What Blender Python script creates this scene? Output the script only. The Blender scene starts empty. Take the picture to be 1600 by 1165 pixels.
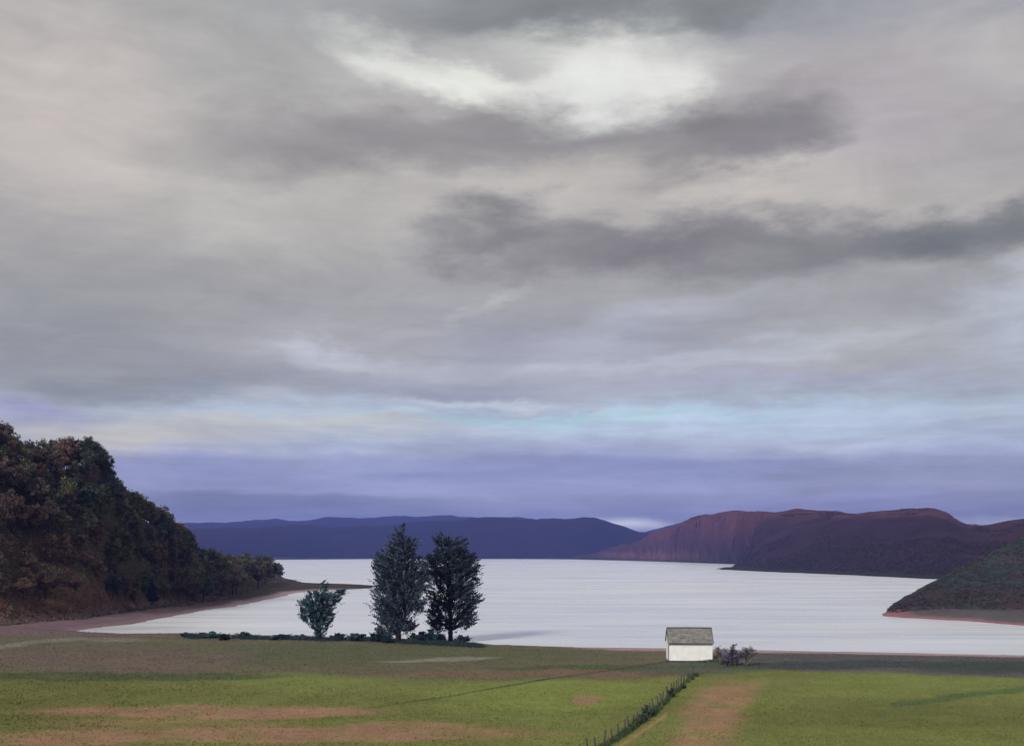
import bpy, math, random
import numpy as np
R = math.radians
rng = np.random.default_rng(7)
random.seed(7)
C = bpy.context.scene.collection
sc = bpy.context.scene

# ------------------------------------------------------------------ camera, light, exposure
F, HZ, CAMH = 1716.0, 862.0, 20.0           # focal length in photo pixels, horizon row, eye height over the fields
cam_d = bpy.data.cameras.new('camera')
cam = bpy.data.objects.new('camera', cam_d); C.objects.link(cam)
cam.location = (0, 0, CAMH); cam.rotation_euler = (R(90), 0, 0)
cam_d.sensor_width = 36; cam_d.lens = 36 * F / 1600
cam_d.shift_y = (HZ - 582.5) / 1600
cam_d.clip_start = 0.5; cam_d.clip_end = 40000
sc.camera = cam

SUN_DIR = np.array([-0.50, -0.78, 0.55]); SUN_DIR /= np.linalg.norm(SUN_DIR)
sun_d = bpy.data.lights.new('sun', 'SUN'); sun = bpy.data.objects.new('sun', sun_d); C.objects.link(sun)
sun_d.energy = 2.1; sun_d.angle = R(12); sun_d.color = (1.0, 0.95, 0.88)
from mathutils import Vector
sun.rotation_euler = Vector(SUN_DIR).to_track_quat('Z', 'Y').to_euler()
sun.location = (0, 0, 60)
sc.view_settings.view_transform = 'Standard'
sc.view_settings.look = 'None'
sc.view_settings.exposure = 0.55
sc.view_settings.gamma = 1
sc.view_settings.use_curve_mapping = False
try:
    sc.cycles.use_denoising = True
    sc.cycles.volume_bounces = 1
    sc.cycles.max_bounces = 6
    sc.cycles.transparent_max_bounces = 8
except Exception: pass
SKYGAIN = 0.683                               # sky colours below are as seen; this brings them to scene units (2**-0.55)

def lin(c):
    return tuple(((v/255)/12.92 if v/255 <= .04045 else ((v/255+.055)/1.055)**2.4) for v in c)

world = bpy.data.worlds.new('World'); sc.world = world; world.use_nodes = True
nt = world.node_tree; nt.nodes.clear(); N = nt.nodes.new; L = nt.links.new
def node(t, **kw):
    n = N(t)
    for k, v in kw.items(): setattr(n, k, v)
    return n
def setin(n, i, v):
    if isinstance(v, bpy.types.NodeSocket): n.id_data.links.new(v, n.inputs[i])
    else: n.inputs[i].default_value = v
def mathn(op, a, b=None, c=None):
    n = node('ShaderNodeMath', operation=op); setin(n, 0, a)
    if b is not None: setin(n, 1, b)
    if c is not None: setin(n, 2, c)
    return n.outputs[0]
def vmath(op, a, b=None):
    n = node('ShaderNodeVectorMath', operation=op); setin(n, 0, a)
    if b is not None: setin(n, 1, b)
    return n
tc = node('ShaderNodeTexCoord').outputs['Generated']
sx = node('ShaderNodeSeparateXYZ'); L(tc, sx.inputs[0])
X, Y, Z = sx.outputs
az = mathn('MULTIPLY', mathn('ARCTAN2', X, Y), 180/math.pi)
el = mathn('MULTIPLY', mathn('ARCSINE', Z), 180/math.pi)
cv = node('ShaderNodeCombineXYZ'); L(az, cv.inputs[0]); L(el, cv.inputs[1])
# warp so every mass has a ragged, wind-drawn edge
def noise(vec, scale, detail, rough=.55, dist=0., out='Color'):
    n = node('ShaderNodeTexNoise'); L(vec, n.inputs['Vector'])
    n.inputs['Scale'].default_value = scale; n.inputs['Detail'].default_value = detail
    n.inputs['Roughness'].default_value = rough; n.inputs['Distortion'].default_value = dist
    return n.outputs[out]
flat = vmath('MULTIPLY', tc, (1, 1, 2.6)).outputs[0]
w1 = vmath('MULTIPLY', vmath('SUBTRACT', noise(flat, 3.0, 3), (.5, .5, .5)).outputs[0], (10, 5, 0)).outputs[0]
w2 = vmath('MULTIPLY', vmath('SUBTRACT', noise(flat, 11.0, 6, .62), (.5, .5, .5)).outputs[0], (7.5, 4.2, 0)).outputs[0]
V = vmath('ADD', vmath('ADD', cv.outputs[0], w1).outputs[0], w2).outputs[0]
sv = node('ShaderNodeSeparateXYZ'); L(V, sv.inputs[0])
damp = node('ShaderNodeMapRange', interpolation_type='SMOOTHSTEP'); L(el, damp.inputs[0])
damp.inputs[1].default_value = 0; damp.inputs[2].default_value = 14
damp.inputs[3].default_value = .16; damp.inputs[4].default_value = 1
wsum = vmath('ADD', w1, w2).outputs[0]
wsc = node('ShaderNodeVectorMath', operation='SCALE'); L(wsum, wsc.inputs[0]); L(damp.outputs[0], wsc.inputs['Scale'])
V = vmath('ADD', cv.outputs[0], wsc.outputs[0]).outputs[0]
sv = node('ShaderNodeSeparateXYZ'); L(V, sv.inputs[0]); VE = sv.outputs[1]

def elev(py): return math.degrees(math.atan((HZ-py)/F))
stops = [(862, (122,126,160)), (800, (130,135,168)), (770, (146,150,182)), (735, (138,143,178)), (700, (160,166,192)),
         (672, (180,194,212)), (648, (172,184,202)), (622, (158,161,174)), (590, (158,160,170)), (540, (163,163,170)),
         (480, (156,155,157)), (420, (152,150,150)), (330, (172,168,165)), (260, (162,159,158)), (150, (176,174,174)),
         (60, (168,168,170)), (10, (150,152,156)), (-200, (160,161,164)), (-1200, (166,167,170))]
ramp = node('ShaderNodeValToRGB'); ramp.color_ramp.interpolation = 'B_SPLINE'
mr = node('ShaderNodeMapRange'); L(VE, mr.inputs[0]); mr.inputs[1].default_value = 0; mr.inputs[2].default_value = 60
L(mr.outputs[0], ramp.inputs[0])
cr = ramp.color_ramp
pts = [(min(1, max(0, elev(p)/60)), lin(c)) for p, c in stops]
cr.elements[0].position = pts[0][0]; cr.elements[0].color = (*pts[0][1], 1)
cr.elements[1].position = pts[-1][0]; cr.elements[1].color = (*pts[-1][1], 1)
for p, c in pts[1:-1]:
    e = cr.elements.new(p); e.color = (*c, 1)
col = ramp.outputs[0]
def blob(col, px, py, wx, wy, rot, c, k):
    """a cloud mass: centre and half-size given as photo pixels, laid out as azimuth / elevation"""
    a = math.degrees(math.atan((px-800)/F)); e = math.degrees(math.atan((HZ-py)/math.hypot(F, px-800)))
    q = math.degrees(1/F)*math.cos(R(a))
    m = node('ShaderNodeMapping', vector_type='TEXTURE'); L(V, m.inputs[0])
    m.inputs['Location'].default_value = (a, e, 0); m.inputs['Rotation'].default_value = (0, 0, R(rot))
    m.inputs['Scale'].default_value = (wx*q, wy*q, 1)
    ln = vmath('LENGTH', m.outputs[0]).outputs['Value']
    r = node('ShaderNodeMapRange', interpolation_type='SMOOTHSTEP'); L(ln, r.inputs[0])
    r.inputs[1].default_value = 0.05; r.inputs[2].default_value = 1.15; r.inputs[3].default_value = k; r.inputs[4].default_value = 0
    mx = node('ShaderNodeMix', data_type='RGBA'); L(r.outputs[0], mx.inputs[0]); L(col, mx.inputs[6]); mx.inputs[7].default_value = (*lin(c), 1)
    return mx.outputs[2]
BL = [ # px, py, half width, half height, tilt, colour, strength
 (100, 180, 300, 280, 0, (186,178,176), .85), (200, 480, 420, 170, 8, (140,140,141), .9), (120, 560, 260, 110, 0, (140,142,146), .7),
 (480, 330, 420, 120, 4, (180,177,173), .8), (560, 470, 420, 110, 0, (156,154,157), .7),
 (1350, 180, 420, 150, 0, (170,164,168), .9), (1100, 310, 620, 75, -2, (186,180,175), .85),
 (330, 40, 260, 120, -20, (160,160,160), .7), (950, 10, 520, 70, 0, (120,123,125), .9), (1400, 30, 420, 70, 0, (146,148,160), .7),
 (640, 115, 170, 42, -20, (214,216,214), .85), (730, 165, 130, 40, -28, (220,222,218), .85), (800, 85, 130, 50, 5, (196,198,196), .6),
 (790, 175, 110, 48, 12, (216,217,214), .8), (945, 130, 165, 120, 15, (218,219,218), .95), (900, 105, 110, 70, 0, (222,223,222), .6), (870, 160, 150, 70, 15, (216,218,218), .8), (985, 190, 80, 70, 30, (222,223,222), .9), (950, 0, 330, 58, 0, (120,123,125), .85),
 (560, 240, 330, 66, 4, (134,131,131), .8), (850, 250, 380, 60, 2, (130,126,127), .85), (1110, 240, 270, 66, 14, (118,114,115), .9),
 (1230, 228, 160, 36, 14, (118,114,116), .7),
 (745, 375, 130, 45, 0, (118,116,116), .9), (1000, 395, 330, 50, 0, (118,114,115), .95), (1280, 400, 300, 60, 0, (122,119,119), .9),
 (1480, 375, 220, 55, 8, (98,99,97), .9), (1620, 340, 130, 60, 20, (104,105,104), .8),
 (1250, 480, 620, 70, 0, (152,151,152), .8), (1400, 555, 330, 60, 0, (164,164,162), .8), (1560, 470, 120, 60, 10, (178,184,198), .8),
 (1580, 540, 140, 60, 0, (168,174,190), .8), (900, 540, 260, 60, 0, (154,155,170), .8), (1050, 500, 200, 40, 10, (172,174,186), .6),
 (780, 470, 90, 22, 30, (184,185,186), .5), (560, 555, 170, 26, -8, (182,186,198), .8), (1100, 568, 420, 20, 2, (178,182,194), .7),
 (380, 614, 90, 16, 0, (186,190,198), .9), (250, 610, 260, 26, 0, (136,142,152), .8), (700, 610, 240, 22, 0, (146,150,166), .7),
 (1200, 605, 380, 22, -2, (164,164,184), .7), (200, 680, 330, 42, 0, (184,180,174), .9), (560, 672, 260, 26, 0, (184,188,188), .8),
 (1100, 662, 560, 24, 0, (180,196,220), .8), (760, 632, 170, 13, 0, (196,204,220), .8), (850, 660, 130, 12, 0, (172,200,214), .8),
 (60, 645, 130, 26, 0, (156,154,196), .8), (1550, 700, 260, 26, 0, (166,176,204), .8),
 (300, 738, 260, 26, 0, (142,147,188), .8), (450, 785, 340, 26, 0, (108,116,148), .8), (900, 730, 420, 30, 0, (128,133,176), .7),
 (1300, 790, 330, 24, 0, (134,137,178), .7), (900, 658, 420, 13, 0, (172,204,214), .75), (420, 664, 300, 12, 0, (190,190,186), .6), (1350, 690, 330, 12, 0, (178,186,210), .7), (560, 706, 300, 11, 0, (166,176,198), .7), (480, 764, 330, 9, 0, (160,162,200), .6), (1000, 757, 330, 8, 0, (152,154,198), .6), (1150, 722, 420, 12, 0, (130,137,180), .6), (700, 742, 360, 10, 0, (126,133,172), .5), (640, 808, 420, 12, 0, (108,115,150), .7), (1300, 772, 260, 8, 0, (150,152,200), .6), (985, 817, 95, 13, 0, (206,210,220), 1.), (1560, 815, 130, 14, 0, (176,184,204), .8),
]
for b in BL: col = blob(col, *b)
# cloud deck texture, foreshortened towards the horizon like a real layer
dz = mathn('ADD', mathn('MAXIMUM', Z, 0.0), 0.16)
inv = mathn('DIVIDE', 1.0, dz)
pl = node('ShaderNodeVectorMath', operation='SCALE'); L(tc, pl.inputs[0]); L(inv, pl.inputs['Scale'])
pl2 = vmath('MULTIPLY', pl.outputs[0], (.75, 1.0, 0)).outputs[0]
n1 = noise(pl2, 1.5, 9, .6, .5, 'Fac' if False else 0)
n2 = noise(flat, 9.0, 8, .66, .8, 0)
n3 = noise(vmath('MULTIPLY', tc, (1, 1, 13)).outputs[0], 6.0, 8, .62, .3, 0)
lowm = node('ShaderNodeMapRange', interpolation_type='SMOOTHSTEP'); L(el, lowm.inputs[0]); lowm.inputs[1].default_value = 3; lowm.inputs[2].default_value = 15; lowm.inputs[3].default_value = 1; lowm.inputs[4].default_value = .22
nn = mathn('ADD', mathn('ADD', mathn('MULTIPLY', mathn('SUBTRACT', n1, .5), .66), mathn('MULTIPLY', mathn('SUBTRACT', n2, .5), .46)), mathn('MULTIPLY', mathn('MULTIPLY', mathn('SUBTRACT', n3, .5), .75), lowm.outputs[0]))
nf = mathn('ADD', 1.0, nn)
warm = vmath('MULTIPLY', col, (1.22, 1.205, 1.13)).outputs[0]
cs = node('ShaderNodeVectorMath', operation='SCALE'); L(warm, cs.inputs[0]); L(nf, cs.inputs['Scale'])
bgc = node('ShaderNodeBackground'); L(cs.outputs[0], bgc.inputs[0]); bgc.inputs[1].default_value = SKYGAIN
sky = node('ShaderNodeTexSky'); sky.sky_type = 'NISHITA'; sky.sun_disc = False
sky.sun_elevation = math.asin(SUN_DIR[2]); sky.sun_rotation = math.atan2(SUN_DIR[0], SUN_DIR[1])
bgs = node('ShaderNodeBackground'); L(sky.outputs[0], bgs.inputs[0]); bgs.inputs[1].default_value = 0.07
mixs = node('ShaderNodeMixShader'); mixs.inputs[0].default_value = .93
L(bgs.outputs[0], mixs.inputs[1]); L(bgc.outputs[0], mixs.inputs[2])
wo = node('ShaderNodeOutputWorld'); L(mixs.outputs[0], wo.inputs[0])

# ------------------------------------------------------------------ helpers
def tag(o, label=None, cat=None, group=None, kind=None):
    if label: o['label'] = label
    if cat: o['category'] = cat
    if group: o['group'] = group
    if kind: o['kind'] = kind
    return o
def empty(name, loc, rz=0):
    o = bpy.data.objects.new(name, None); C.objects.link(o); o.location = loc; o.rotation_euler = (0, 0, rz)
    o.empty_display_size = .3
    return o
def np_mesh(name, v, f, cols=None, smooth=False, vals=None):
    """v (n,3), f (m,k) one face size"""
    me = bpy.data.meshes.new(name); v = np.asarray(v, np.float32); f = np.asarray(f, np.int32); k = f.shape[1]
    me.vertices.add(len(v)); me.vertices.foreach_set('co', v.ravel())
    me.loops.add(f.size); me.loops.foreach_set('vertex_index', f.ravel())
    me.polygons.add(len(f)); me.polygons.foreach_set('loop_start', np.arange(0, f.size, k, dtype=np.int32))
    try: me.polygons.foreach_set('loop_total', np.full(len(f), k, np.int32))
    except Exception: pass
    if smooth: me.polygons.foreach_set('use_smooth', np.ones(len(f), bool))
    me.update(calc_edges=True)
    if cols is not None:
        a = me.color_attributes.new('Col', 'FLOAT_COLOR', 'POINT')
        c4 = np.ones((len(v), 4), np.float32); c4[:, :3] = cols; a.data.foreach_set('color', c4.ravel())
    return me
def link(name, me, m, parent=None, loc=None):
    if m: me.materials.append(m)
    o = bpy.data.objects.new(name, me); C.objects.link(o)
    if parent: o.parent = parent
    if loc is not None: o.location = loc
    return o
class MB:
    def __init__(s): s.v = []; s.f = []
    def add(s, v, f):
        b = len(s.v); s.v += [tuple(p) for p in v]; s.f += [tuple(i+b for i in q) for q in f]
    def box(s, x0, x1, y0, y1, z0, z1):
        s.add([(x0,y0,z0),(x1,y0,z0),(x1,y1,z0),(x0,y1,z0),(x0,y0,z1),(x1,y0,z1),(x1,y1,z1),(x0,y1,z1)],
              [(0,3,2,1),(4,5,6,7),(0,1,5,4),(1,2,6,5),(2,3,7,6),(3,0,4,7)])
    def tube(s, pts, rad, n=7, cap=True):
        pts = [Vector(p) for p in pts]; rings = []
        for i, p in enumerate(pts):
            d = (pts[min(i+1, len(pts)-1)] - pts[max(i-1, 0)]).normalized()
            a = d.cross(Vector((0, 1, .01))); a = a.normalized() if a.length > 1e-3 else Vector((1, 0, 0)); b = d.cross(a)
            r = rad[i] if hasattr(rad, '__len__') else rad
            rings.append([tuple(p + a*math.cos(6.2832*k/n)*r + b*math.sin(6.2832*k/n)*r) for k in range(n)])
        base = len(s.v)
        for q in rings: s.v += q
        for i in range(len(rings)-1):
            for k in range(n):
                s.f.append((base+i*n+k, base+i*n+(k+1) % n, base+(i+1)*n+(k+1) % n, base+(i+1)*n+k))
        if cap: s.f.append(tuple(base+k for k in range(n))[::-1]); s.f.append(tuple(base+(len(rings)-1)*n+k for k in range(n)))
    def mesh(s, name, smooth=False):
        me = bpy.data.meshes.new(name); me.from_pydata(s.v, [], s.f); me.update()
        if smooth: me.polygons.foreach_set('use_smooth', np.ones(len(me.polygons), bool))
        return me
    def build(s, name, m, parent=None, smooth=False): return link(name, s.mesh(name, smooth), m, parent)

_tab = rng.random((256, 256))
def vnoise(x, y, seed=0):
    x = np.asarray(x, float) + seed*17.3; y = np.asarray(y, float) + seed*9.1
    xi = np.floor(x).astype(int); yi = np.floor(y).astype(int); fx = x-xi; fy = y-yi
    fx = fx*fx*(3-2*fx); fy = fy*fy*(3-2*fy)
    a = _tab[xi & 255, yi & 255]; b = _tab[(xi+1) & 255, yi & 255]; c = _tab[xi & 255, (yi+1) & 255]; d = _tab[(xi+1) & 255, (yi+1) & 255]
    return (a*(1-fx)+b*fx)*(1-fy)+(c*(1-fx)+d*fx)*fy
def fbm(x, y, seed=0, oct=5, gain=.5):
    s = 0; a = 1; t = 0
    for i in range(oct):
        s = s + a*(vnoise(np.asarray(x)*2**i, np.asarray(y)*2**i, seed+i*3)-.5); t += a; a *= gain
    return s/t*2          # about -1..1
def sstep(t): t = np.clip(t, 0, 1); return t*t*(3-2*t)

# ------------------------------------------------------------------ materials
def mat(name):
    m = bpy.data.materials.new(name); m.use_nodes = True; t = m.node_tree; t.nodes.clear()
    o = t.nodes.new('ShaderNodeOutputMaterial'); b = t.nodes.new('ShaderNodeBsdfPrincipled'); t.links.new(b.outputs[0], o.inputs[0])
    return m, t, b, o
def tnoise(t, scale, detail=5, vec=None, rough=.6):
    n = t.nodes.new('ShaderNodeTexNoise'); n.inputs['Scale'].default_value = scale; n.inputs['Detail'].default_value = detail
    n.inputs['Roughness'].default_value = rough
    if vec is None:
        g = t.nodes.new('ShaderNodeNewGeometry'); vec = g.outputs['Position']
    t.links.new(vec, n.inputs['Vector']); return n.outputs[0]
def vary(t, colsock, facs, amt):
    """multiply a colour by 1 +- amt*noise for each (noise socket, amount)"""
    cur = colsock
    for s, a in zip(facs, amt):
        r = t.nodes.new('ShaderNodeMapRange'); t.links.new(s, r.inputs[0]); r.inputs[1].default_value = .3; r.inputs[2].default_value = .7
        r.inputs[3].default_value = 1-a; r.inputs[4].default_value = 1+a
        m = t.nodes.new('ShaderNodeVectorMath'); m.operation = 'SCALE'; t.links.new(cur, m.inputs[0]); t.links.new(r.outputs[0], m.inputs['Scale']); cur = m.outputs[0]
    return cur
def rgb(t, c):
    n = t.nodes.new('ShaderNodeRGB'); n.outputs[0].default_value = (*c, 1); return n.outputs[0]
def attr(t, name='Col'):
    n = t.nodes.new('ShaderNodeAttribute'); n.attribute_name = name; return n.outputs['Color']
def bump(t, b, h, strength, dist):
    n = t.nodes.new('ShaderNodeBump'); n.inputs['Strength'].default_value = strength; n.inputs['Distance'].default_value = dist
    t.links.new(h, n.inputs['Height']); t.links.new(n.outputs[0], b.inputs['Normal'])
def ground_mat(name, scales, amts, bscale, bdist):
    m, t, b, o = mat(name)
    c = vary(t, attr(t), [tnoise(t, s, 6) for s in scales], amts)
    t.links.new(c, b.inputs['Base Color']); b.inputs['Roughness'].default_value = .95; b.inputs['Specular IOR Level'].default_value = .15
    bump(t, b, tnoise(t, bscale, 8), .8, bdist); return m
def plain(name, c, rough=.85, nscale=3., amt=.25, bscale=12., bdist=.02, spec=.3):
    m, t, b, o = mat(name)
    tcn = t.nodes.new('ShaderNodeTexCoord').outputs['Object']
    t.links.new(vary(t, rgb(t, c), [tnoise(t, nscale, 6, tcn), tnoise(t, nscale*7, 4, tcn)], [amt, amt*.6]), b.inputs['Base Color'])
    b.inputs['Roughness'].default_value = rough; b.inputs['Specular IOR Level'].default_value = spec
    bump(t, b, tnoise(t, bscale, 6, tcn), .6, bdist); return m
def leafmat(name, c, trans=.25):
    m, t, b, o = mat(name)
    m2 = t.nodes.new('ShaderNodeMix'); m2.data_type = 'RGBA'; m2.blend_type = 'MULTIPLY'; m2.inputs[0].default_value = 1
    t.links.new(attr(t), m2.inputs[6]); m2.inputs[7].default_value = (*c, 1)
    info = t.nodes.new('ShaderNodeObjectInfo')
    r = t.nodes.new('ShaderNodeMapRange'); t.links.new(info.outputs['Random'], r.inputs[0]); r.inputs[3].default_value = .72; r.inputs[4].default_value = 1.3
    s = t.nodes.new('ShaderNodeVectorMath'); s.operation = 'SCALE'; t.links.new(m2.outputs[2], s.inputs[0]); t.links.new(r.outputs[0], s.inputs['Scale'])
    t.links.new(s.outputs[0], b.inputs['Base Color']); b.inputs['Roughness'].default_value = .7; b.inputs['Specular IOR Level'].default_value = .2
    tr = t.nodes.new('ShaderNodeBsdfTranslucent'); t.links.new(s.outputs[0], tr.inputs[0])
    mx = t.nodes.new('ShaderNodeMixShader'); mx.inputs[0].default_value = trans
    t.links.new(b.outputs[0], mx.inputs[1]); t.links.new(tr.outputs[0], mx.inputs[2]); t.links.new(mx.outputs[0], o.inputs[0])
    return m

# ------------------------------------------------------------------ terrain
LAKE = -1.2
def unproj(px, py, z=0.):
    d = F*(CAMH-z)/(py-HZ); return ((px-800)/F*d, d)
shore_px = [(-1500,1010),(-600,1002),(-100,990),(60,988),(130,987),(200,990),(300,989),(420,992),(480,994),(590,996),(700,999),(770,1006),(900,1010),(1040,1012),(1300,1017),(1600,1023),(2000,1030),(2600,1036),
            (2700,1010),(2000,995),(1800,985),(1600,976),(1500,969),(1420,965),(1380,962),(1384,956),(1430,944),(1500,925),(1700,915),(1800,912),(1800,908),
            (1600,908),(1470,905),(1300,897),(1200,893),(1118,889),(1130,886),(1180,882.5),(1120,880),(1000,876),(900,873.6),(800,873),(600,873),(450,874),(200,874),(200,884),
            (380,896),(445,903),(470,909),(520,912),(575,913.5),(592,916),(575,919),(520,921),(480,924),(440,932),(380,944),(300,958),(230,970),(160,980),(125,984),(40,984.5),(-100,984.8),(-600,990),(-1500,1000)]
# left end of the inlet closes just out of frame
shore_px = [p for p in shore_px if not (p[0] < 125)] + [(118,986)]
P = np.array([unproj(px, py, LAKE) for px, py in shore_px])
def shore_dist(x, y):
    """signed distance to the shoreline, positive on land"""
    x = np.atleast_1d(np.asarray(x, float)); y = np.atleast_1d(np.asarray(y, float))
    dmin = np.full(x.shape, 1e18); ins = np.zeros(x.shape, bool); n = len(P)
    for i in range(n):
        ax, ay = P[i]; bx, by = P[(i+1) % n]; ex, ey = bx-ax, by-ay
        t = np.clip(((x-ax)*ex+(y-ay)*ey)/(ex*ex+ey*ey), 0, 1)
        dmin = np.minimum(dmin, (x-ax-t*ex)**2+(y-ay-t*ey)**2)
        if ay != by:
            c = ((ay > y) != (by > y)) & (x < ex*(y-ay)/ey+ax); ins ^= c
    d = np.sqrt(dmin); return np.where(ins, -d, d)
def tab(px, tbl):
    a = np.array(tbl, float); return np.interp(px, a[:, 0], a[:, 1])
# hills: photo column -> foot distance, crest distance, crest height over the fields
LH_D0 = [(-3000,150),(-1200,210),(-400,260),(0,300),(130,335),(200,372),(300,428),(370,500),(400,590),(440,760)]
LH_DC = [(-3000,240),(-1200,320),(-400,350),(0,375),(100,405),(150,420),(200,465),(250,500),(290,540),(350,625),(440,860)]
LH_H  = [(-3000,40),(-1200,70),(-400,72),(-100,60),(0,54),(30,50),(60,48),(150,52),(172,42),(200,36),(250,29),(285,22),(300,13),(350,10),(410,7),(438,3),(450,0)]
RH_D0 = [(1370,362),(1400,350),(1500,338),(1600,325),(1900,290),(2600,240)]
RH_DC = [(1370,366),(1400,372),(1470,400),(1530,425),(1600,450),(1900,470),(2600,430)]
RH_H  = [(1378,0),(1400,3.2),(1430,5.6),(1470,9.5),(1530,16.5),(1600,25.5),(1700,40),(1900,52),(3200,40)]
MH_D0 = [(900,3000),(1000,2350),(1100,1750),(1200,1250),(1300,1090),(1470,880),(1600,800),(2000,700)]
MH_DC = [(900,3600),(1000,2800),(1100,2250),(1200,1900),(1300,1750),(1450,1550),(1510,1500),(1600,1450),(2000,1300)]
MH_T  = [(895,868),(930,864),(960,853),(1000,842),(1030,829),(1060,817),(1100,806),(1150,798),(1200,796),(1250,793),(1300,796),(1340,800),(1380,799),(1450,797),(1480,802),(1510,820),(1550,821),(1600,814),(1800,800),(2400,815)]
def terrain(x, y):
    x = np.atleast_1d(np.asarray(x, float)); y = np.atleast_1d(np.asarray(y, float)); shp = x.shape
    d = np.hypot(x, y); ys = np.maximum(y, 1.); px = np.where(y > 1, 800+F*x/ys, np.where(x < 0, -3000, 3000)); px = np.clip(px, -3000, 3200)
    s = shore_dist(x, y); s = s + (fbm(x/9, y/9, 3)*1.6+fbm(x/2.6, y/2.6, 4)*.8)*np.clip(d/400, .6, 4) + fbm(x/34, y/34, 6)*np.clip((d-230)/60, 0, 2)*2.5
    depth = y
    z = LAKE + np.where(s > 0, 1.2*sstep(s/(9+.02*d+np.where(d < 330, 1., 0)*20*sstep((310-d)/50))) + .02*np.clip(s, 0, 8), np.maximum(s*.12, -3))
    land = sstep(s/12)
    z = z + land*(fbm(x/45, y/45, 5)*.35 + fbm(x/6, y/6, 8, 3)*.06)*np.clip(1-(d-260)/200, 0, 1)
    # rise the viewer stands on, always below the bottom of the view
    rise = np.clip(18.2-.205*np.clip(y, -40, 200)-.02*np.abs(x), 0, None); rise = rise*sstep((d+1e-3)/1e-3*0+1)
    rise = np.where(y < 100, rise, 0); z = z + rise*sstep((104-y)/30)
    # left wooded hill
    q = (depth-tab(px, LH_D0))/(tab(px, LH_DC)-tab(px, LH_D0)); wob = fbm(x/30, y/30, 11)*.16
    h = tab(px, LH_H)*(sstep((q+wob)*.5)*2*(q+wob < 1)+(q+wob >= 1)) if False else tab(px, LH_H)*np.sin(np.clip(q+wob, 0, 1)*math.pi/2)**1.15
    h = h*(1-.5*sstep((q-3)/8)); hl = np.where((px < 452) & (y > -50), h, 0)*sstep(s/14)
    hl = hl + (hl > 1)*fbm(x/14, y/14, 21)*1.6
    # near right headland
    q = (depth-tab(px, RH_D0))/(tab(px, RH_DC)-tab(px, RH_D0))
    h = tab(px, RH_H)*sstep(np.clip(q, 0, 1)*.5+0)*2*(1-.6*sstep((q-1.6)/6)); hr = np.where((px > 1376) & (y > 0) & (y < 760), h, 0)*np.where(px > 1500, sstep(s/5), sstep((s+2)/5))
    hr = hr*(1+.10*fbm(x/16, y/16, 23)) + (hr > 3)*fbm(x/6, y/6, 24)*.5
    # heather hill across the lake
    dc = tab(px, MH_DC); H = (HZ-tab(px, MH_T))/F*dc+CAMH
    q = (depth-tab(px, MH_D0))/(dc-tab(px, MH_D0)); wob = fbm(x/130, y/230, 31, 2)*.13
    H = H+fbm(px/34, px*0, 30, 2)*5*sstep((px-940)/80)/F*dc*sstep((q-.55)/.45)
    h = H*np.clip(np.sin(np.clip(q+wob*sstep(q*3), 0, 1)*math.pi/2), 0, 1)**1.1*(1-.4*sstep((q-1.3)/3)); hm = np.where((px > 893) & (y > 780), h, 0)*sstep(s/25)
    gul = np.abs(fbm(x/110+y/260, y/240, 33, 2)); hm = hm*(1-.07*sstep(1-gul*3)*sstep(hm/15)) + (hm > 4)*(fbm(x/35, y/50, 35, 3)*2.6*np.clip(1500/np.maximum(y, 1), 0, 1)**3+fbm(x/130, y/150, 36)*5*np.clip(1700/np.maximum(y, 1), 0, 1)**2)
    # gentle land far off everywhere
    hb = land*np.clip(d-900, 0, 3000)*.0*1.
    z = z + np.maximum.reduce([hl, hr, hm, hb])
    return z, s, px, hl, hr, hm
def gz(x, y): return float(terrain(x, y)[0][0])
def ongnd(px, py):
    x, y = unproj(px, py); 
    for _ in range(3): x, y = unproj(px, py, gz(x, y))
    return x, y, gz(x, y)

KA = 1/.66/1.46
def alb(c, k=KA): return np.array(lin(c))*k
def soft(v, w): return sstep(v/w+.5)
def band(py, top, bot, w=6): return soft(py-top, w)*soft(bot-py, w)
def ellip(px, py, cx, cy, rx, ry, rot=0):
    a = R(rot); dx, dy = px-cx, py-cy; u = (dx*math.cos(a)+dy*math.sin(a))/rx; v = (-dx*math.sin(a)+dy*math.cos(a))/ry
    return sstep((1.25-np.hypot(u, v))/.5)
def mixc(c, t, k): return c*(1-k[:, None])+np.asarray(t)*k[:, None]
def segd(px, py, pts):
    d = np.full(px.shape, 1e9)
    for (ax, ay), (bx, by) in zip(pts[:-1], pts[1:]):
        ex, ey = bx-ax, by-ay; t = np.clip(((px-ax)*ex+(py-ay)*ey)/(ex*ex+ey*ey), 0, 1)
        d = np.minimum(d, np.hypot(px-ax-t*ex, (py-ay-t*ey)))
    return d
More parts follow.
